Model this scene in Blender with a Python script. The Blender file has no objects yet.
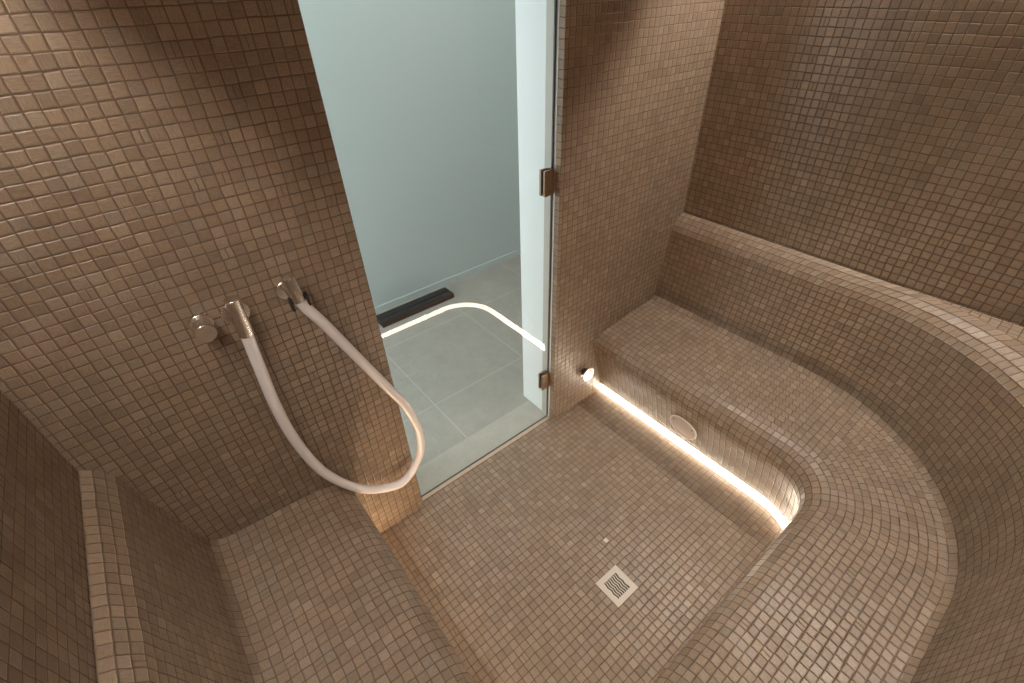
import bpy, bmesh, math, random
from mathutils import Vector, Matrix

C = bpy.context.scene.collection
sc = bpy.context.scene
PI = math.pi
P = 0.0249                     # mosaic pitch

# ------------------------------------------------------------------ camera
R = ((0.7775, -0.6282, -0.0304), (-0.4038, -0.4616, -0.7898), (0.4821, 0.6264, -0.6126))
cam_d = bpy.data.cameras.new('camera'); cam = bpy.data.objects.new('camera', cam_d); C.objects.link(cam)
cam_d.sensor_width = 36.0; cam_d.sensor_fit = 'HORIZONTAL'; cam_d.lens = 16.7454
cam_d.clip_start = 0.02; cam_d.clip_end = 50
fwd = Vector(R[2]).normalized(); right = Vector(R[0]); right = (right - fwd * right.dot(fwd)).normalized()
up = right.cross(fwd)
m = Matrix.Identity(4)
for i in range(3):
    m[i][0] = right[i]; m[i][1] = up[i]; m[i][2] = -fwd[i]
m.translation = Vector((0, 0, 1.68))
cam.matrix_world = m
sc.camera = cam

# ------------------------------------------------------------------ world, exposure
w = bpy.data.worlds.new('world'); sc.world = w; w.use_nodes = True
w.node_tree.nodes['Background'].inputs[0].default_value = (0.02, 0.018, 0.016, 1)
w.node_tree.nodes['Background'].inputs[1].default_value = 1.0
sc.view_settings.view_transform = 'Standard'; sc.view_settings.look = 'None'
sc.view_settings.gamma = 1.0; sc.view_settings.use_curve_mapping = False
sc.view_settings.exposure = 0.10
sc.cycles.max_bounces = 10; sc.cycles.diffuse_bounces = 6; sc.cycles.sample_clamp_indirect = 8.0
LED_POWER = 20.0; LED_COL = (1.0, 0.86, 0.68)
COVE_POWER = 270.0; COVE_COL = (1.0, 0.94, 0.85)
HALL_POWER = 15.0; HALL_COL = (1.0, 0.98, 0.95)
# the room beyond the glass door is lit by a ceiling panel
la = bpy.data.lights.new('hall_lamp', 'AREA'); la.shape = 'RECTANGLE'; la.size = 2.6; la.size_y = 0.8
la.energy = HALL_POWER; la.color = HALL_COL
lo = bpy.data.objects.new('hall_lamp', la); C.objects.link(lo); lo.location = (0.9, 1.9, 2.58)

la = bpy.data.lights.new('hall_fill', 'AREA'); la.shape = 'RECTANGLE'; la.size = 1.0; la.size_y = 2.0
la.energy = 55.0; la.color = (0.84, 0.93, 1.0)                     # unseen cool fill light, added to brighten the white door reveal
lo = bpy.data.objects.new('hall_fill', la); C.objects.link(lo); lo.location = (-1.35, 1.92, 1.05); lo.rotation_euler = (0, -PI/2, 0)

# ------------------------------------------------------------------ materials
def new_mat(name):
    mt = bpy.data.materials.new(name); mt.use_nodes = True
    nt = mt.node_tree; return mt, nt, nt.nodes, nt.links, nt.nodes['Principled BSDF']

def plain(name, col, rough=0.5, metal=0.0, noise=0.0, scale=40, bump=0.0, spec=0.5):
    mt, nt, N, L, b = new_mat(name)
    b.inputs['Base Color'].default_value = (*col, 1); b.inputs['Roughness'].default_value = rough
    b.inputs['Metallic'].default_value = metal; b.inputs['Specular IOR Level'].default_value = spec
    tc = N.new('ShaderNodeTexCoord'); nz = N.new('ShaderNodeTexNoise'); nz.inputs['Scale'].default_value = scale
    nz.inputs['Detail'].default_value = 6
    L.new(tc.outputs['Object'], nz.inputs['Vector'])
    rp = N.new('ShaderNodeMapRange'); rp.inputs[3].default_value = 1 - noise; rp.inputs[4].default_value = 1 + noise
    L.new(nz.outputs['Fac'], rp.inputs[0])
    mx = N.new('ShaderNodeVectorMath'); mx.operation = 'SCALE'; mx.inputs[0].default_value = col
    L.new(rp.outputs[0], mx.inputs['Scale']); L.new(mx.outputs[0], b.inputs['Base Color'])
    if bump:
        bp = N.new('ShaderNodeBump'); bp.inputs['Distance'].default_value = bump
        L.new(nz.outputs['Fac'], bp.inputs['Height']); L.new(bp.outputs[0], b.inputs['Normal'])
    return mt

def mosaic(name, seed=0.0, stain=None):
    mt, nt, N, L, b = new_mat(name)
    def math_(op, a, c=None, d=None):
        n = N.new('ShaderNodeMath'); n.operation = op
        for i, v in enumerate((a, c, d)):
            if v is None: continue
            if isinstance(v, (int, float)): n.inputs[i].default_value = v
            else: L.new(v, n.inputs[i])
        return n.outputs[0]
    def comb(x, y, z=0.0):
        n = N.new('ShaderNodeCombineXYZ')
        for i, v in enumerate((x, y, z)):
            if isinstance(v, (int, float)): n.inputs[i].default_value = v
            else: L.new(v, n.inputs[i])
        return n.outputs[0]
    def mr(v, a, c, d=0.0, e=1.0, smooth=True):
        n = N.new('ShaderNodeMapRange'); n.interpolation_type = 'SMOOTHSTEP' if smooth else 'LINEAR'
        L.new(v, n.inputs[0])
        for i, q in zip((1, 2, 3, 4), (a, c, d, e)): n.inputs[i].default_value = q
        return n.outputs[0]
    tc = N.new('ShaderNodeTexCoord')
    # joints wander slightly, as hand-set mosaic does
    dn = N.new('ShaderNodeTexNoise'); dn.inputs['Scale'].default_value = 0.55; dn.inputs['Detail'].default_value = 2
    L.new(tc.outputs['UV'], dn.inputs['Vector'])
    ds = N.new('ShaderNodeVectorMath'); ds.operation = 'MULTIPLY_ADD'
    L.new(dn.outputs['Color'], ds.inputs[0]); ds.inputs[1].default_value = (0.22, 0.22, 0); ds.inputs[2].default_value = (-0.11, -0.11, 0)
    ad = N.new('ShaderNodeVectorMath'); ad.operation = 'ADD'
    L.new(tc.outputs['UV'], ad.inputs[0]); L.new(ds.outputs[0], ad.inputs[1])
    sp = N.new('ShaderNodeSeparateXYZ'); L.new(ad.outputs[0], sp.inputs[0])
    u, v = sp.outputs[0], sp.outputs[1]
    cu, cv = math_('FLOOR', u), math_('FLOOR', v)
    wn = N.new('ShaderNodeTexWhiteNoise'); wn.noise_dimensions = '3D'
    L.new(comb(cu, cv, seed), wn.inputs['Vector'])
    rs = N.new('ShaderNodeSeparateColor'); L.new(wn.outputs['Color'], rs.inputs[0])
    wn2 = N.new('ShaderNodeTexWhiteNoise'); wn2.noise_dimensions = '3D'
    L.new(comb(cu, cv, seed + 31.7), wn2.inputs['Vector'])
    rs2 = N.new('ShaderNodeSeparateColor'); L.new(wn2.outputs['Color'], rs2.inputs[0])
    # a few tiles are nudged within their cell
    fu = math_('ADD', math_('FRACT', u), math_('MULTIPLY', math_('SUBTRACT', rs2.outputs[0], 0.5), 0.035))
    fv = math_('ADD', math_('FRACT', v), math_('MULTIPLY', math_('SUBTRACT', rs2.outputs[1], 0.5), 0.035))
    eu = math_('MINIMUM', fu, math_('SUBTRACT', 1.0, fu)); ev = math_('MINIMUM', fv, math_('SUBTRACT', 1.0, fv))
    # one tile in thirty is laid as two slips
    sl = math_('ABSOLUTE', math_('SUBTRACT', fu, 0.5))
    sl = math_('ADD', math_('MULTIPLY', sl, 1.4), math_('MULTIPLY', math_('LESS_THAN', rs2.outputs[2], 0.97), 1.0))
    e = math_('SMOOTH_MIN', math_('MINIMUM', eu, sl), ev, 0.05)
    tile = mr(e, 0.025, 0.068)
    # wood-like streaks, turned either way from tile to tile
    def streak(a, c):
        n = N.new('ShaderNodeTexNoise'); n.inputs['Scale'].default_value = 1.0; n.inputs['Detail'].default_value = 3
        L.new(comb(math_('MULTIPLY', u, a), math_('MULTIPLY', v, c), math_('MULTIPLY', rs2.outputs[0], 40.0)), n.inputs['Vector'])
        return n.outputs['Fac']
    sw = math_('GREATER_THAN', rs.outputs[1], 0.5)
    mxs = N.new('ShaderNodeMix'); mxs.data_type = 'FLOAT'
    L.new(sw, mxs.inputs[0]); L.new(streak(2.5, 19.0), mxs.inputs[2]); L.new(streak(19.0, 2.5), mxs.inputs[3])
    cr = N.new('ShaderNodeValToRGB'); cr.color_ramp.interpolation = 'LINEAR'
    el = cr.color_ramp.elements
    stops = [(0.0, TILE[0]), (0.18, TILE[1]), (0.42, TILE[2]), (0.68, TILE[3]), (0.88, TILE[4]), (1.0, TILE[5])]
    while len(el) < len(stops): el.new(0.5)
    for q, (p, c) in zip(el, stops): q.position = p; q.color = (*c, 1)
    L.new(rs.outputs[0], cr.inputs[0])
    br = math_('MULTIPLY', mr(mxs.outputs[0], 0.3, 0.7, 0.80, 1.20, False), math_('ADD', 0.92, math_('MULTIPLY', rs.outputs[2], 0.16)))
    bn = N.new('ShaderNodeTexNoise'); bn.inputs['Scale'].default_value = 0.13; bn.inputs['Detail'].default_value = 2
    L.new(tc.outputs['UV'], bn.inputs['Vector'])
    br = math_('MULTIPLY', br, mr(bn.outputs['Fac'], 0.3, 0.7, 0.93, 1.07, False))
    sc_ = N.new('ShaderNodeVectorMath'); sc_.operation = 'SCALE'
    L.new(cr.outputs[0], sc_.inputs[0]); L.new(br, sc_.inputs['Scale'])
    mx = N.new('ShaderNodeMix'); mx.data_type = 'RGBA'
    L.new(tile, mx.inputs[0]); mx.inputs[6].default_value = (*GROUT, 1); L.new(sc_.outputs[0], mx.inputs[7])
    out = mx.outputs[2]
    if stain:                                      # a drip stain running down below the cap
        sx, sz = stain
        so = N.new('ShaderNodeSeparateXYZ'); L.new(tc.outputs['Object'], so.inputs[0])
        dx = math_('ABSOLUTE', math_('SUBTRACT', so.outputs[0], sx))
        ms = math_('MULTIPLY', mr(dx, 0.0, 0.006, 1.0, 0.0), math_('LESS_THAN', so.outputs[2], sz))
        m2 = N.new('ShaderNodeMix'); m2.data_type = 'RGBA'; L.new(math_('MULTIPLY', ms, 0.6), m2.inputs[0])
        L.new(out, m2.inputs[6]); m2.inputs[7].default_value = (0.26, 0.12, 0.04, 1); out = m2.outputs[2]
    L.new(out, b.inputs['Base Color'])
    ro = math_('ADD', mr(tile, 0, 1, 0.85, 0.36, False), math_('MULTIPLY', math_('SUBTRACT', rs2.outputs[1], 0.5), 0.14))
    L.new(ro, b.inputs['Roughness'])
    b.inputs['Specular IOR Level'].default_value = 0.5
    hgt = mr(e, 0.02, 0.13)
    tu = math_('MULTIPLY', math_('SUBTRACT', fu, 0.5), math_('MULTIPLY', math_('SUBTRACT', rs.outputs[1], 0.5), 0.45))
    tv = math_('MULTIPLY', math_('SUBTRACT', fv, 0.5), math_('MULTIPLY', math_('SUBTRACT', rs.outputs[2], 0.5), 0.45))
    hgt = math_('ADD', math_('ADD', hgt, tu), math_('ADD', tv, math_('MULTIPLY', mxs.outputs[0], 0.12)))
    bp = N.new('ShaderNodeBump'); bp.inputs['Distance'].default_value = 0.0010; bp.inputs['Strength'].default_value = 1.0
    L.new(hgt, bp.inputs['Height']); L.new(bp.outputs[0], b.inputs['Normal'])
    return mt

TILE = [(0.227, 0.162, 0.112), (0.244, 0.173, 0.120), (0.271, 0.191, 0.130), (0.285, 0.203, 0.140), (0.265, 0.203, 0.152), (0.325, 0.238, 0.168)]
GROUT = (0.125, 0.079, 0.050)
MOS = mosaic('brown_mosaic')
MOS_W = mosaic('brown_mosaic_wall', 7.0, (1.268, 0.175))
MOS_B = mosaic('brown_mosaic_bench', 13.0)
WHITE = plain('white_paint', (0.80, 0.82, 0.82), 0.45, noise=0.02)
DARK = plain('dark_void', (0.01, 0.01, 0.01), 0.9)
STEEL = plain('brushed_nickel', (0.86, 0.80, 0.75), 0.27, 1.0, 0.0, 200)
BRONZE = plain('bronze_hinge', (0.40, 0.29, 0.21), 0.34, 1.0, 0.10, 60)
BLACKP = plain('black_plastic', (0.012, 0.011, 0.010), 0.4)
HOSE = plain('white_hose', (0.86, 0.80, 0.80), 0.15, 0, 0.02, 30, spec=0.6)
CREAM = plain('cream_plate', (0.62, 0.53, 0.45), 0.4, 0, 0.03)
COVER = plain('white_cover', (0.62, 0.52, 0.48), 0.5, 0, 0.03)
RIM = plain('white_rim', (0.85, 0.80, 0.76), 0.4, 0, 0.02)
CHAR = plain('charcoal_board', (0.018, 0.018, 0.018), 0.8, 0, 0.25, 60, 0.0004)
MAHOG = plain('dark_red_wood', (0.060, 0.022, 0.014), 0.5, 0, 0.2, 50)
STRIPST = plain('beige_stone', (0.50, 0.40, 0.31), 0.6, 0, 0.12, 60)
SEAL = plain('grey_seal', (0.10, 0.095, 0.09), 0.4)
HALLW = plain('pale_grey_green_panel', (0.55, 0.61, 0.60), 0.25, 0, 0.015, 300)
PLASTER = plain('plaster', (0.55, 0.5, 0.45), 0.8, 0, 0.03)

def stone(name, lines, dark=1.0):
    mt, nt, N, L, b = new_mat(name)
    tc = N.new('ShaderNodeTexCoord')
    n1 = N.new('ShaderNodeTexNoise'); n1.inputs['Scale'].default_value = 9; n1.inputs['Detail'].default_value = 9; n1.inputs['Roughness'].default_value = 0.85
    L.new(tc.outputs['Object'], n1.inputs['Vector'])
    cr = N.new('ShaderNodeValToRGB'); cr.color_ramp.elements[0].position = 0.3; cr.color_ramp.elements[1].position = 0.72
    cr.color_ramp.elements[0].color = (0.33 * dark, 0.31 * dark, 0.27 * dark, 1); cr.color_ramp.elements[1].color = (0.44 * dark, 0.41 * dark, 0.36 * dark, 1)
    L.new(n1.outputs['Fac'], cr.inputs[0])
    out = cr.outputs[0]
    if lines:
        sp = N.new('ShaderNodeSeparateXYZ'); L.new(tc.outputs['UV'], sp.inputs[0])
        es = []
        for i in (0, 1):
            f = N.new('ShaderNodeMath'); f.operation = 'FRACT'; L.new(sp.outputs[i], f.inputs[0])
            s = N.new('ShaderNodeMath'); s.operation = 'SUBTRACT'; s.inputs[1].default_value = 0.5; L.new(f.outputs[0], s.inputs[0])
            a = N.new('ShaderNodeMath'); a.operation = 'ABSOLUTE'; L.new(s.outputs[0], a.inputs[0]); es.append(a.outputs[0])
        mx_ = N.new('ShaderNodeMath'); mx_.operation = 'MAXIMUM'; L.new(es[0], mx_.inputs[0]); L.new(es[1], mx_.inputs[1])
        g = N.new('ShaderNodeMath'); g.operation = 'GREATER_THAN'; g.inputs[1].default_value = 0.4967; L.new(mx_.outputs[0], g.inputs[0])
        mm = N.new('ShaderNodeMix'); mm.data_type = 'RGBA'; L.new(g.outputs[0], mm.inputs[0]); L.new(out, mm.inputs[6])
        mm.inputs[7].default_value = (0.52, 0.50, 0.45, 1); out = mm.outputs[2]
    L.new(out, b.inputs['Base Color']); b.inputs['Roughness'].default_value = 0.5
    return mt
STONE = stone('grey_stone_tiles', True); STONE1 = stone('grey_stone_slab', False, 1.22)

def emit(name, col, s):
    mt, nt, N, L, b = new_mat(name)
    e = N.new('ShaderNodeEmission'); e.inputs[0].default_value = (*col, 1); e.inputs[1].default_value = s
    L.new(e.outputs[0], N['Material Output'].inputs[0]); N.remove(b)
    return mt
LED = emit('led_diffuser', LED_COL, LED_POWER)
COVE = emit('cove_diffuser', COVE_COL, COVE_POWER)
LED_LEFT = emit('led_diffuser_warm', (1.0, 0.74, 0.46), LED_POWER*2.2)

def glass(name):
    mt, nt, N, L, b = new_mat(name); N.remove(b)
    t = N.new('ShaderNodeBsdfTransparent'); t.inputs[0].default_value = (0.935, 0.955, 0.945, 1)
    g = N.new('ShaderNodeBsdfGlossy'); g.inputs['Roughness'].default_value = 0.0; g.inputs[0].default_value = (1, 1, 1, 1)
    fr = N.new('ShaderNodeFresnel'); fr.inputs[0].default_value = 1.5
    # a solid pane seen from inside its own glass has the inverse index
    ge = N.new('ShaderNodeNewGeometry'); mr = N.new('ShaderNodeMapRange'); mr.inputs[3].default_value = 1.5; mr.inputs[4].default_value = 1.0
    L.new(ge.outputs['Backfacing'], mr.inputs[0]); L.new(mr.outputs[0], fr.inputs[0])
    sm = N.new('ShaderNodeMath'); sm.operation = 'MULTIPLY'; sm.inputs[1].default_value = 1.0; sm.use_clamp = True
    L.new(fr.outputs[0], sm.inputs[0])
    mx = N.new('ShaderNodeMixShader'); L.new(sm.outputs[0], mx.inputs[0]); L.new(t.outputs[0], mx.inputs[1]); L.new(g.outputs[0], mx.inputs[2])
    L.new(mx.outputs[0], N['Material Output'].inputs[0])
    return mt
GLASS = glass('door_glass')

# ------------------------------------------------------------------ helpers
def obj(name, bm, mats, parent=None, smooth=False, bevel=0.0):
    me = bpy.data.meshes.new(name); bm.normal_update(); bm.to_mesh(me); bm.free()
    for q in (mats if isinstance(mats, (list, tuple)) else [mats]): me.materials.append(q)
    if smooth:
        for p in me.polygons: p.use_smooth = True
    o = bpy.data.objects.new(name, me); C.objects.link(o)
    if parent:
        o.parent = parent
        o.matrix_parent_inverse = Matrix.Translation(-Vector(parent.location))
    if bevel:
        b = o.modifiers.new('bevel', 'BEVEL'); b.width = bevel; b.segments = 3; b.limit_method = 'ANGLE'; b.angle_limit = math.radians(40)
    return o
def tag(o, label, cat, group=None):
    o['label'] = label; o['category'] = cat
    if group: o['group'] = group
    return o
def thing(name, label, cat, loc):
    o = bpy.data.objects.new(name, None); C.objects.link(o); o.location = loc; o.empty_display_size = 0.05
    return tag(o, label, cat)
def struct(o): o['kind'] = 'structure'; return o

def quad(bm, pts, uvs=None, mi=0):
    vs = [bm.verts.new(p) for p in pts]; f = bm.faces.new(vs); f.material_index = mi
    if uvs:
        ul = bm.loops.layers.uv.verify()
        for l, q in zip(f.loops, uvs): l[ul].uv = q
    return f
def box(bm, lo, hi, ph=(0, 0, 0), mi=0, pitch=P):
    x0, y0, z0 = lo; x1, y1, z1 = hi
    F = [((x0,y0,z0),(x0,y1,z0),(x1,y1,z0),(x1,y0,z0)), ((x0,y0,z1),(x1,y0,z1),(x1,y1,z1),(x0,y1,z1)),
         ((x0,y0,z0),(x1,y0,z0),(x1,y0,z1),(x0,y0,z1)), ((x0,y1,z0),(x0,y1,z1),(x1,y1,z1),(x1,y1,z0)),
         ((x0,y0,z0),(x0,y0,z1),(x0,y1,z1),(x0,y1,z0)), ((x1,y0,z0),(x1,y1,z0),(x1,y1,z1),(x1,y0,z1))]
    for k, pts in enumerate(F):
        ax = (0, 1) if k < 2 else ((0, 2) if k < 4 else (1, 2))
        quad(bm, pts, [((p[ax[0]] - ph[ax[0]]) / pitch, (p[ax[1]] - ph[ax[1]]) / pitch) for p in pts], mi)
def slab(name, lo, hi, mat, ph=(0, 0, 0), parent=None, bevel=0, pitch=P):
    bm = bmesh.new(); box(bm, lo, hi, ph, 0, pitch); bmesh.ops.remove_doubles(bm, verts=bm.verts, dist=1e-6)
    return obj(name, bm, mat, parent, bevel=bevel)
def ring_pts(c, ax, r, n=40):
    ax = Vector(ax).normalized(); a = ax.orthogonal().normalized(); b = ax.cross(a)
    return [Vector(c) + a * (r * math.cos(2*PI*i/n)) + b * (r * math.sin(2*PI*i/n)) for i in range(n)]
def lathe(bm, c, ax, prof, n=40):
    """prof: list of (distance along axis, radius); closed with caps when the radius is 0"""
    ax = Vector(ax).normalized(); rows = []
    for d, r in prof:
        q = Vector(c) + ax * d
        rows.append([bm.verts.new(q)] if r == 0 else [bm.verts.new(p) for p in ring_pts(q, ax, r, n)])
    for A, B in zip(rows, rows[1:]):
        for i in range(n):
            j = (i + 1) % n
            if len(A) == 1 and len(B) == 1: continue
            if len(A) == 1: bm.faces.new((A[0], B[i], B[j]))
            elif len(B) == 1: bm.faces.new((A[i], A[j], B[0]))
            else: bm.faces.new((A[i], A[j], B[j], B[i]))
    bmesh.ops.recalc_face_normals(bm, faces=bm.faces)
def turned(name, c, ax, prof, mat, parent=None):
    bm = bmesh.new(); lathe(bm, c, ax, prof); bm.normal_update()
    for e in bm.edges:
        if len(e.link_faces) == 2 and e.calc_face_angle(0) > 0.55: e.smooth = False
    o = obj(name, bm, mat, parent, smooth=True)
    return o
def catmull(pts, k=8):
    pts = [Vector(p) for p in pts]; out = []
    ext = [2*pts[0]-pts[1]] + pts + [2*pts[-1]-pts[-2]]
    for i in range(1, len(ext)-2):
        p0, p1, p2, p3 = ext[i-1:i+3]
        for j in range(k):
            t = j / k
            out.append(0.5*((2*p1)+(p2-p0)*t+(2*p0-5*p1+4*p2-p3)*t*t+(3*p1-p0-3*p2+p3)*t**3))
    out.append(pts[-1]); return out
def tube(bm, pts, r, n=20):
    nrm = None; rows = []
    for i, p in enumerate(pts):
        t = (pts[min(i+1, len(pts)-1)] - pts[max(i-1, 0)]).normalized()
        nrm = t.orthogonal().normalized() if nrm is None else (nrm - t * nrm.dot(t)).normalized()
        b = t.cross(nrm)
        rows.append([bm.verts.new(p + nrm*(r*math.cos(2*PI*k/n)) + b*(r*math.sin(2*PI*k/n))) for k in range(n)])
    for A, B in zip(rows, rows[1:]):
        for k in range(n): bm.faces.new((A[k], A[(k+1) % n], B[(k+1) % n], B[k]))
    bm.faces.new(rows[0][::-1]); bm.faces.new(rows[-1])
    bmesh.ops.recalc_face_normals(bm, faces=bm.faces)

# ------------------------------------------------------------------ room shell
XL, XR, YB, YN, ZC = -0.351, 1.857, 1.12, -0.353, 2.08
DX0, DX1 = 0.381, 1.088
T = 0.10
struct(slab('floor', (XL-T, YN-T, -0.06), (XR+T, 1.138, 0.0), MOS, (0.680, 0.361, 0)))
struct(slab('wall_left', (XL-T, YN-T, 0.0), (XL, YB, ZC), MOS, (0, 0.012, 1.6389)))
struct(slab('wall_right', (XR, YN-T, 0.0), (XR+T, YB, ZC), MOS, (0, 0.4842, 1.5654)))
struct(slab('wall_front', (XL, YN-T, 0.0), (XR, YN, ZC), MOS, (0, 0, 0)))
struct(slab('ceiling', (XL-T, YN-T, ZC), (XR+T, YB+0.2, ZC+0.08), MOS))
# lowered centre of the ceiling; the light slots run between its edge and the walls
struct(slab('ceiling_panel', (XL+0.062, YN+0.062, 2.015), (XR-0.062, YB, 2.060), MOS, bevel=0.004))
# the door wall: mosaic inside and one course round the corner, plaster outside
bm = bmesh.new()
ph = (DX0, 1.12, 1.6289)
def wq(p, mi=0):
    ax = 0 if abs(p[0][0]-p[2][0]) > 1e-6 else 1
    quad(bm, p, [((q[ax]-ph[ax])/P, (q[2]-ph[2])/P) for q in p], mi)
Y2 = 1.1455; Y3 = 1.335; ZD = 2.0
for x0, x1 in ((XL-T, DX0), (DX1, XR+T)):
    wq([(x0,YB,0),(x1,YB,0),(x1,YB,ZC),(x0,YB,ZC)])
    wq([(x1,Y3,0),(x0,Y3,0),(x0,Y3,ZC),(x1,Y3,ZC)], 1)
    wq([(x0,Y3,0),(x0,YB,0),(x0,YB,ZC),(x0,Y3,ZC)], 1) if x0 < 0 else None
    if x0 > 0: wq([(x1,YB,0),(x1,Y3,0),(x1,Y3,ZC),(x1,YB,ZC)], 1)
wq([(DX0,YB,ZD),(DX1,YB,ZD),(DX1,YB,ZC),(DX0,YB,ZC)])
wq([(DX1,Y3,ZD),(DX0,Y3,ZD),(DX0,Y3,ZC),(DX1,Y3,ZC)], 1)
quad(bm, [(DX0,YB,ZD),(DX0,Y3,ZD),(DX1,Y3,ZD),(DX1,YB,ZD)], None, 1)
for x, s in ((DX1, 1), (DX0, -1)):
    a = [(x,Y2,0),(x,YB,0),(x,YB,ZD),(x,Y2,ZD)]; wq(a if s > 0 else a[::-1])
    a = [(x,Y3,0),(x,Y2,0),(x,Y2,ZD),(x,Y3,ZD)]; wq(a if s > 0 else a[::-1], 2)
bmesh.ops.remove_doubles(bm, verts=bm.verts, dist=1e-6)
struct(obj('wall_back', bm, [MOS_W, PLASTER, WHITE]))

# threshold: beige strip, stone slab, painted falloff strip on the reveal
struct(slab('trim_1', (DX0, 1.138, -0.03), (DX1, 1.153, 0.001), STRIPST))
struct(slab('trim_2', (DX0, 1.153, -0.03), (DX1, 1.292, 0.001), STONE1))
struct(slab('falloff_strip', (DX1-0.002, 1.163, 0.001), (DX1, 1.196, 1.99), plain('falloff_beige', (0.52, 0.48, 0.43), 0.5)))  # thin beige strip painting the light falloff on the reveal beside the glass
# the room beyond
HX0, HX1, HY, HZ = -1.4, 3.4, 2.52, 2.6
struct(slab('floor_hall', (HX0, 1.292, -0.06), (HX1, HY, 0.0), STONE, (0.713, 1.572, 0), pitch=0.566))
struct(slab('wall_hall_back', (HX0, HY, -0.06), (HX1, HY+T, HZ), HALLW))
struct(slab('wall_hall_left', (HX0-T, 1.2, -0.06), (HX0, HY+T, HZ), WHITE))
struct(slab('wall_hall_right', (HX1, 1.2, -0.06), (HX1+T, HY+T, HZ), WHITE))
struct(slab('wall_hall_front', (HX0, 1.20, -0.06), (XL-T, 1.32, HZ), WHITE))
struct(slab('wall_hall_front_right', (XR+T, 1.20, -0.06), (HX1, 1.32, HZ), WHITE))
struct(slab('wall_hall_upper', (XL-T, 1.24, ZC+0.08), (XR+T, 1.32, HZ), WHITE))
struct(slab('ceiling_hall', (HX0, 1.2, HZ), (HX1, HY+T, HZ+0.05), WHITE))
struct(slab('baseboard_back', (HX0, HY-0.008, 0.0), (HX1, HY, 0.038), HALLW))

# ------------------------------------------------------------------ right-hand bench, swept round the corner
def lerp(t, a, b): return a + (b - a) * t
def pw(x, tab):
    if x <= tab[0][0]: 
        (x0, y0), (x1, y1) = tab[0], tab[1]
    else:
        for (x0, y0), (x1, y1) in zip(tab, tab[1:]):
            if x <= x1: break
    return lerp((x - x0) / (x1 - x0), y0, y1)
B_OF = [(1.333, 0.1285), (1.748, -0.244), (1.857, -0.353)]
R_OF = [(1.333, 0.150), (1.405, 0.215), (1.50, 0.33), (1.748, 0.63), (1.790, 0.620), (1.857, 0.60)]
def path(a, rm, xe, n1=46, n2=40, n3=50):
    """ring of (x, y, u) for offset a; the arc's tile count uses the radius rm of the row"""
    b, r = pw(a, B_OF), pw(a, R_OF); cy = b + r; cx = a - r
    out = []
    for i in range(n1): y = lerp(i / n1, 1.119, cy); out.append((a, y))
    for i in range(n2): th = PI/2 * i / n2; out.append((cx + r*math.cos(th), cy - r*math.sin(th)))
    for i in range(n3+1): x = lerp(i / n3, cx, xe); out.append((x, b))
    return out
def path_u(a, xe, n1=46, n2=40, n3=50):
    b, r = pw(a, B_OF), pw(a, R_OF); cy = b + r; cx = a - r
    A = [(1.12 - lerp(i/n1, 1.119, cy)) / P for i in range(n1+1)]
    Bq = [A[-1] + PI/2 * i / n2 * r / P for i in range(n2+1)]
    base = round(Bq[-1])
    Cq = [base + (1.2 - lerp(i/n3, cx, xe)) / P for i in range(n3+1)]
    segs = [(A[i], A[i+1]) for i in range(n1)] + [(Bq[i], Bq[i+1]) for i in range(n2)] + [(Cq[i], Cq[i+1]) for i in range(n3)]
    return segs
def resample(pts, n=None, step=P):
    d = [0]
    for p, q in zip(pts, pts[1:]): d.append(d[-1] + math.hypot(q[0]-p[0], q[1]-p[1]))
    n = n or max(1, round(d[-1] / step)); out = []
    for i in range(n+1):
        s = d[-1]*i/n; k = 0
        while k < len(d)-2 and d[k+1] < s: k += 1
        t = (s-d[k])/(d[k+1]-d[k]); out.append((lerp(t, pts[k][0], pts[k+1][0]), lerp(t, pts[k][1], pts[k+1][1])))
    return out
def sweep(prof, xe, v0=0, mi=0, bm=None):
    bm = bm or bmesh.new()
    rings = [[(x, y, z) for x, y in path(a, 0, xe)] for a, z in prof]
    V = [[bm.verts.new(p) for p in r] for r in rings]
    ul = bm.loops.layers.uv.verify()
    for k in range(len(prof)-1):
        us = path_u((prof[k][0]+prof[k+1][0])/2, xe)
        for i, (u0, u1) in enumerate(us):
            f = bm.faces.new((V[k][i], V[k][i+1], V[k+1][i+1], V[k+1][i])); f.material_index = mi
            for l, q in zip(f.loops, ((u0, v0+k), (u1, v0+k), (u1, v0+k+1), (u0, v0+k+1))): l[ul].uv = q
    return bm
back_prof = [(1.852, 0.812), (1.838, 0.808), (1.820, 0.796), (1.800, 0.772), (1.788, 0.745), (1.775, 0.63), (1.757, 0.50), (1.750, 0.452), (1.744, 0.425)]
seat_prof = [(1.744, 0.425), (1.734, 0.411), (1.712, 0.404), (1.64, 0.402), (1.50, 0.388), (1.42, 0.379), (1.385, 0.372), (1.358, 0.358), (1.340, 0.336), (1.333, 0.305), (1.345, 0.26), (1.373, 0.175), (1.405, 0.05)]
bench = thing('tiled_bench', 'brown mosaic steam room bench along the right wall, curving round the near corner', 'bench', (1.6, 0.4, 0))
rp = resample(back_prof)
bm = sweep(rp, XL+0.1)
# ledge top out to the walls: every ring vertex is carried out to the wall behind it
inner = path(rp[0][0], 0, XL+0.1)
obj('backrest', bm, MOS_B, bench)
rs_ = resample(seat_prof); nseat = len(rs_)
bm = sweep(rs_, 0.10, 40)
lipp = [(1.405, 0.05), (1.452, 0.046), (1.452, 0.0)]
sweep(lipp, 0.10, 80, 0, bm)
bmesh.ops.remove_doubles(bm, verts=bm.verts, dist=1e-5)
obj('seat', bm, MOS_B, bench)
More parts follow.
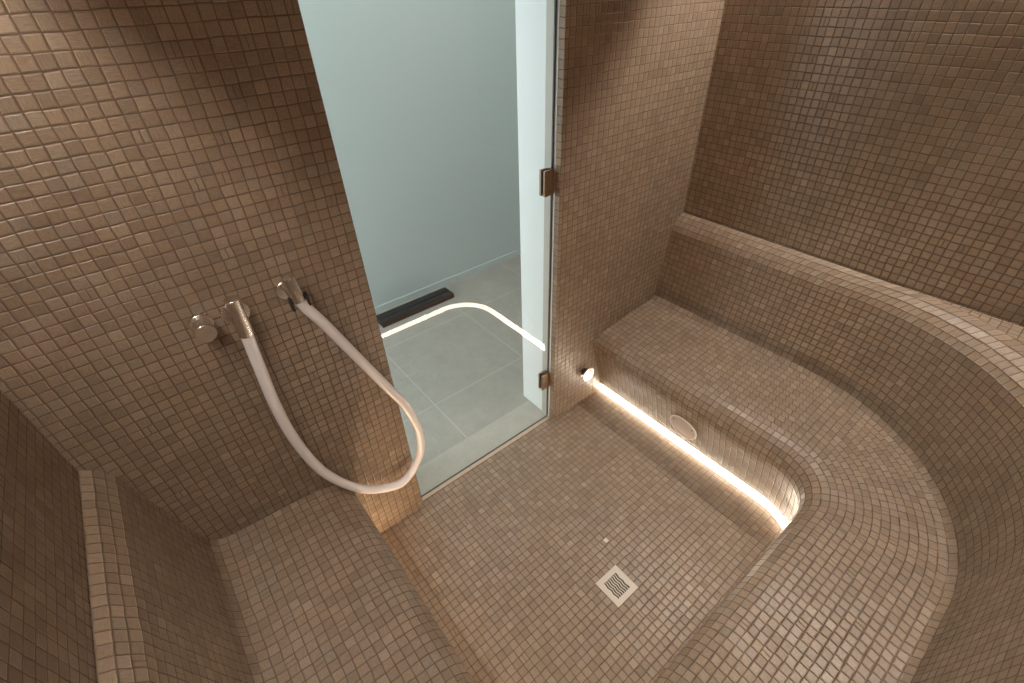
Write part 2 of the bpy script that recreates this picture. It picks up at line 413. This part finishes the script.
# corner infill of the ledge between its curved rim and the square corner of the walls
bm = bmesh.new(); ul = bm.loops.layers.uv.verify()
a0, z0 = rp[0]; b0, r0 = pw(a0, B_OF), pw(a0, R_OF); cx, cy = a0-r0, b0+r0
prev = None
for i in range(41):
    th = PI/2*i/40; p = (cx+r0*math.cos(th), cy-r0*math.sin(th), z0)
    k = min((XR-0.001-cx)/max(1e-6, math.cos(th)), (cy-YN-0.001)/max(1e-6, math.sin(th)))
    q = (cx+k*math.cos(th), cy-k*math.sin(th), z0)
    if prev: quad(bm, (prev[0], p, q, prev[1]), [(t[0]/P, t[1]/P) for t in (prev[0], p, q, prev[1])])
    prev = (p, q)
obj('ledge_corner', bm, MOS_B, bench)

def strip_sweep(prof, xe, name, mat, parent):
    return obj(name, sweep(prof, xe), mat, parent)
ls = thing('light_strip', 'glowing white light strip at floor level under the right-hand bench', 'light strip', (1.425, 0.6, 0))
strip_sweep([(1.424, 0.022), (1.410, 0.019), (1.403, 0.012), (1.401, 0.004)], 0.20, 'diffuser', LED, ls)
strip_sweep([(1.401, 0.004), (1.401, 0.001), (1.428, 0.001), (1.428, 0.024), (1.424, 0.022)], 0.20, 'channel', STEEL, ls)

# ------------------------------------------------------------------ left-hand bench
def straight(prof, y0, y1, v0=0, bm=None, ph=0):
    bm = bm or bmesh.new(); n = 60; ul = bm.loops.layers.uv.verify()
    V = [[bm.verts.new((x, lerp(i/n, y0, y1), z)) for i in range(n+1)] for x, z in prof]
    for k in range(len(prof)-1):
        for i in range(n):
            f = bm.faces.new((V[k][i], V[k+1][i], V[k+1][i+1], V[k][i+1]))
            ua, ub = (1.12-lerp(i/n, y0, y1))/P, (1.12-lerp((i+1)/n, y0, y1))/P
            for l, q in zip(f.loops, ((ua, v0+k), (ua, v0+k+1), (ub, v0+k+1), (ub, v0+k))): l[ul].uv = q
    return bm
lb = thing('tiled_bench', 'brown mosaic steam room bench against the left wall below the hose', 'bench', (-0.1, 0.4, 0))
lback = [(-0.350, 0.848), (-0.340, 0.843), (-0.326, 0.828), (-0.315, 0.805), (-0.306, 0.789), (-0.287, 0.675), (-0.264, 0.539), (-0.250, 0.470), (-0.243, 0.445)]
lseat = [(-0.243, 0.445), (-0.234, 0.428), (-0.212, 0.417), (-0.175, 0.412), (-0.085, 0.408), (0.004, 0.401), (0.070, 0.393), (0.105, 0.384), (0.132, 0.366), (0.150, 0.338), (0.157, 0.305), (0.148, 0.265), (0.125, 0.18), (0.085, 0.05)]
obj('backrest', straight(resample(lback), 1.119, YN+0.001, 0), MOS_B, lb)
bm = straight(resample(lseat), 1.119, YN+0.001, 60); straight([(0.085, 0.05), (0.038, 0.046), (0.038, 0.0)], 1.119, YN+0.001, 90, bm)
bmesh.ops.remove_doubles(bm, verts=bm.verts, dist=1e-5)
obj('seat', bm, MOS_B, lb)
l2 = thing('light_strip', 'hidden light strip glowing warmly on the floor under the left-hand bench', 'light strip', (0.06, 0.6, 0))
obj('diffuser', straight([(0.066, 0.022), (0.080, 0.019), (0.087, 0.012), (0.089, 0.004)], 1.118, 0.08), LED_LEFT, l2)
obj('channel', straight([(0.089, 0.004), (0.089, 0.001), (0.062, 0.001), (0.062, 0.024), (0.066, 0.022)], 1.118, 0.08), STEEL, l2)

# ------------------------------------------------------------------ cove lights at the ceiling (outside the frame, what lights the ledges)
def cove(lo, hi, label, mt=None):
    c = thing('cove_light', label, 'light', ((lo[0]+hi[0])/2, (lo[1]+hi[1])/2, ZC))
    slab('housing', (lo[0], lo[1], ZC-0.012), (hi[0], hi[1], ZC-0.001), WHITE, parent=c)
    slab('diffuser', (lo[0]+0.002, lo[1]+0.002, ZC-0.016), (hi[0]-0.002, hi[1]-0.002, ZC-0.012), mt or COVE, parent=c)
cove((XR-0.030, -0.30, 0), (XR-0.012, 1.10, 0), 'linear cove light at the ceiling along the right wall')
cove((XL+0.012, -0.30, 0), (XL+0.030, 1.10, 0), 'linear cove light at the ceiling along the left wall', emit('cove_diffuser_left', COVE_COL, COVE_POWER*0.72))
cove((-0.28, YN+0.012, 0), (1.78, YN+0.030, 0), 'linear cove light at the ceiling along the near wall', emit('cove_diffuser_dim', COVE_COL, COVE_POWER*0.28))

# ------------------------------------------------------------------ glass door with hinges
door = struct(thing('door_1', 'clear greenish glass door filling the opening between the mosaic walls', 'door', (1.075, 1.156, 0)))
slab('glass_pane', (DX0+0.004, 1.152, 0.006), (DX1-0.008, 1.160, ZD-0.006), GLASS, parent=door)
slab('edge_seal', (DX1-0.008, 1.1535, 0.004), (DX1-0.0015, 1.1585, ZD-0.006), SEAL, parent=door)
slab('bottom_seal', (DX0+0.004, 1.1535, 0.0015), (DX1-0.010, 1.1585, 0.006), SEAL, parent=door)
for z in (1.128, 0.245, 1.80):
    h = slab('hinge', (1.039, 1.143, z-0.043), (1.076, 1.151, z+0.043), BRONZE, parent=door, bevel=0.0015)
    for nm, lo, hi in (('back_plate', (1.039, 1.161, z-0.043), (1.074, 1.170, z+0.043)), ('knuckle', (1.077, 1.143, z-0.040), (1.083, 1.170, z+0.040))):
        o = slab(nm, lo, hi, BRONZE, bevel=0.001); o.parent = h; o.matrix_parent_inverse = h.matrix_world.inverted()

# ------------------------------------------------------------------ knob, water outlet, hose, holder
kn = thing('control_knob', 'round brushed metal tap knob left of the hose outlet on the mosaic wall', 'tap', (-0.011, 1.12, 1.082))
turned('flange', (-0.011, 1.121, 1.082), (0, -1, 0), [(0, 0), (0, 0.0245), (0.008, 0.0245), (0.009, 0.0235), (0.009, 0)], STEEL, kn)
turned('knob', (-0.011, 1.112, 1.082), (0, -1, 0), [(0, 0), (0, 0.019), (0.030, 0.019), (0.032, 0.0215), (0.044, 0.0215), (0.045, 0.0205), (0.045, 0)], STEEL, kn)
ot = thing('water_outlet', 'brushed metal water outlet on a round flange with the left hose end in it', 'water outlet', (0.061, 1.12, 1.08))
turned('flange', (0.061, 1.121, 1.080), (0, -1, 0), [(0, 0), (0, 0.030), (0.006, 0.030), (0.008, 0.028), (0.008, 0)], STEEL, ot)
turned('stem', (0.061, 1.113, 1.092), (0, -1, 0), [(0, 0), (0, 0.012), (0.036, 0.012), (0.036, 0)], STEEL, ot)
turned('body', (0.060, 1.072, 1.042), (0.02, 0, 1), [(0, 0), (0, 0.0155), (0.0015, 0.0165), (0.0955, 0.0165), (0.097, 0.0155), (0.097, 0)], STEEL, ot)
hd = thing('hose_holder', 'smaller brushed metal hose holder gripping the right hose end on the mosaic wall', 'hose holder', (0.183, 1.12, 1.09))
turned('flange', (0.181, 1.121, 1.092), (0, -1, 0), [(0, 0), (0, 0.0245), (0.006, 0.0245), (0.008, 0.023), (0.008, 0)], STEEL, hd)
turned('stem', (0.183, 1.113, 1.098), (0, -1, 0), [(0, 0), (0, 0.010), (0.034, 0.010), (0.034, 0)], STEEL, hd)
turned('sleeve', (0.190, 1.068, 1.082), (-0.10, 0, 1), [(0, 0.0125), (0, 0.0155), (0.062, 0.0155), (0.064, 0.0145), (0.064, 0.0115), (0.050, 0.0115), (0.050, 0)], STEEL, hd)
for s in (-1, 1):
    bm = bmesh.new(); box(bm, (0.191+s*0.0185-0.003, 1.060, 1.062), (0.191+s*0.0185+0.003, 1.076, 1.094))
    obj('clip', bm, BLACKP, hd, bevel=0.0015)['label'] = 'black plastic clip'
hp = [(0.0600, 1.072, 1.050), (0.0585, 1.072, 1.02), (0.0545, 1.073, 0.93), (0.0510, 1.075, 0.819), (0.0580, 1.076, 0.677), (0.085, 1.079, 0.526), (0.130, 1.083, 0.410),
      (0.185, 1.083, 0.325), (0.240, 1.080, 0.281), (0.302, 1.075, 0.258), (0.345, 1.075, 0.276), (0.371, 1.075, 0.306), (0.397, 1.075, 0.345), (0.409, 1.075, 0.390), (0.413, 1.075, 0.44),
      (0.411, 1.075, 0.486), (0.386, 1.075, 0.597), (0.34, 1.075, 0.712), (0.272, 1.075, 0.883), (0.231, 1.075, 0.987), (0.205, 1.071, 1.045), (0.190, 1.068, 1.085), (0.187, 1.068, 1.110)]
bm = bmesh.new(); tube(bm, catmull(hp, 8), 0.0142, 24)
tag(obj('water_hose', bm, HOSE, smooth=True), 'glossy white hose hanging in a long loop from the two metal wall fittings', 'hose')

# ------------------------------------------------------------------ cap on the right-hand door wall
cp = thing('outlet_cap', 'small round shiny metal cap low on the wall between door and right bench', 'outlet cap', (1.283, 1.12, 0.205))
turned('base', (1.278, 1.121, 0.195), (0, -1, 0), [(0, 0), (0, 0.028), (0.004, 0.028), (0.005, 0.024), (0.005, 0)], STEEL, cp)
turned('neck', (1.280, 1.116, 0.194), (0, -1, 0), [(0, 0), (0, 0.018), (0.016, 0.018), (0.016, 0)], BLACKP, cp)
turned('cap', (1.283, 1.100, 0.192), (0, -1, 0), [(0, 0), (0, 0.033), (0.003, 0.035), (0.007, 0.035), (0.009, 0.033), (0.0085, 0.026), (0.0095, 0.025), (0.0095, 0)], STEEL, cp)

# ------------------------------------------------------------------ round cover on the bench front
fa, fb = Vector((1.373, 0, 0.175)), Vector((1.405, 0, 0.05)); tdir = (fa-fb).normalized(); ndir = Vector((-tdir.z, 0, tdir.x))
cc = Vector((1.3798, 0.636, 0.150)) + ndir*0.0005
cv = thing('speaker_cover', 'round white screwed cover on the front of the right bench above the light strip', 'cover', cc)
turned('rim', cc, ndir, [(0, 0), (0, 0.066), (0.004, 0.066), (0.006, 0.064), (0.006, 0.060), (0.0045, 0.0595), (0.0045, 0)], RIM, cv)
turned('grille', cc, ndir, [(0.0046, 0.0595), (0.0052, 0.057), (0.0060, 0)], COVER, cv)
for s in (-1, 1):
    q = cc + Vector((0, s*0.045, 0)) + tdir*0.024 + ndir*0.0055
    turned('screw', q, ndir, [(0, 0), (0, 0.0034), (0.0012, 0.003), (0.0014, 0)], BLACKP, cv)

# ------------------------------------------------------------------ floor drain
dx0, dx1, dy0, dy1 = 0.680, 0.782, 0.361, 0.463
dr = thing('floor_drain', 'square cream floor drain with seven wavy slots in the mosaic floor', 'drain', (0.731, 0.412, 0))
slab('sump_shade', (dx0+0.004, dy0+0.004, 0.0003), (dx1-0.004, dy1-0.004, 0.0010), DARK, parent=dr)  # thin black plate, its colour stands for the shade inside the drain
bm = bmesh.new()
sy0, sy1 = 0.379, 0.445; nsl = 7; xs = [0.703 + i*0.0090 for i in range(nsl)]; hw = 0.0026
def wob(t): return 0.0014*math.sin(t*PI*5)
def prism(poly, z0=0.001, z1=0.0045):
    bot = [bm.verts.new((x, y, z0)) for x, y in poly]; top = [bm.verts.new((x, y, z1)) for x, y in poly]
    bm.faces.new(top); bm.faces.new(bot[::-1])
    for i in range(len(poly)):
        j = (i+1) % len(poly); bm.faces.new((bot[i], bot[j], top[j], top[i]))
prism([(dx0, dy0), (dx1, dy0), (dx1, sy0), (dx0, sy0)]); prism([(dx0, sy1), (dx1, sy1), (dx1, dy1), (dx0, dy1)])
NW = 30
edges = [(dx0, False, 0)] + sum([[(x-hw, True, 0), (x+hw, True, 0)] for x in xs], []) + [(dx1, False, 0)]
for i in range(0, len(edges), 2):
    (xa, wa, _), (xb, wb, _) = edges[i], edges[i+1]
    for k in range(NW):
        t0, t1 = k/NW, (k+1)/NW; ya, yb = lerp(t0, sy0, sy1), lerp(t1, sy0, sy1)
        prism([(xa+(wob(t0) if wa else 0), ya), (xb+(wob(t0) if wb else 0), ya), (xb+(wob(t1) if wb else 0), yb), (xa+(wob(t1) if wa else 0), yb)])
bmesh.ops.remove_doubles(bm, verts=bm.verts, dist=1e-6)
obj('grate', bm, CREAM, dr)
tag(slab('cream_chip', (0.818, 0.540, 0.0), (0.8335, 0.556, 0.0035), CREAM, bevel=0.001), 'tiny cream square chip in the mosaic floor behind the drain', 'floor marker')  # small raised cream square on the floor

# ------------------------------------------------------------------ dark duckboard outside
db = thing('duckboard', 'low dark board of two slats on the grey floor outside, against the far wall', 'board', (1.07, 2.39, 0))
slab('slat', (0.815, 2.341, 0.008), (1.335, 2.388, 0.031), CHAR, parent=db, bevel=0.002)
slab('slat', (0.815, 2.393, 0.008), (1.335, 2.445, 0.031), CHAR, parent=db, bevel=0.002)
o = slab('fascia', (0.817, 2.335, 0.0), (1.333, 2.341, 0.027), MAHOG, parent=db, bevel=0.001); o['label'] = 'dark red-brown front edge'
slab('base', (0.83, 2.345, 0.0), (1.32, 2.44, 0.008), DARK, parent=db)
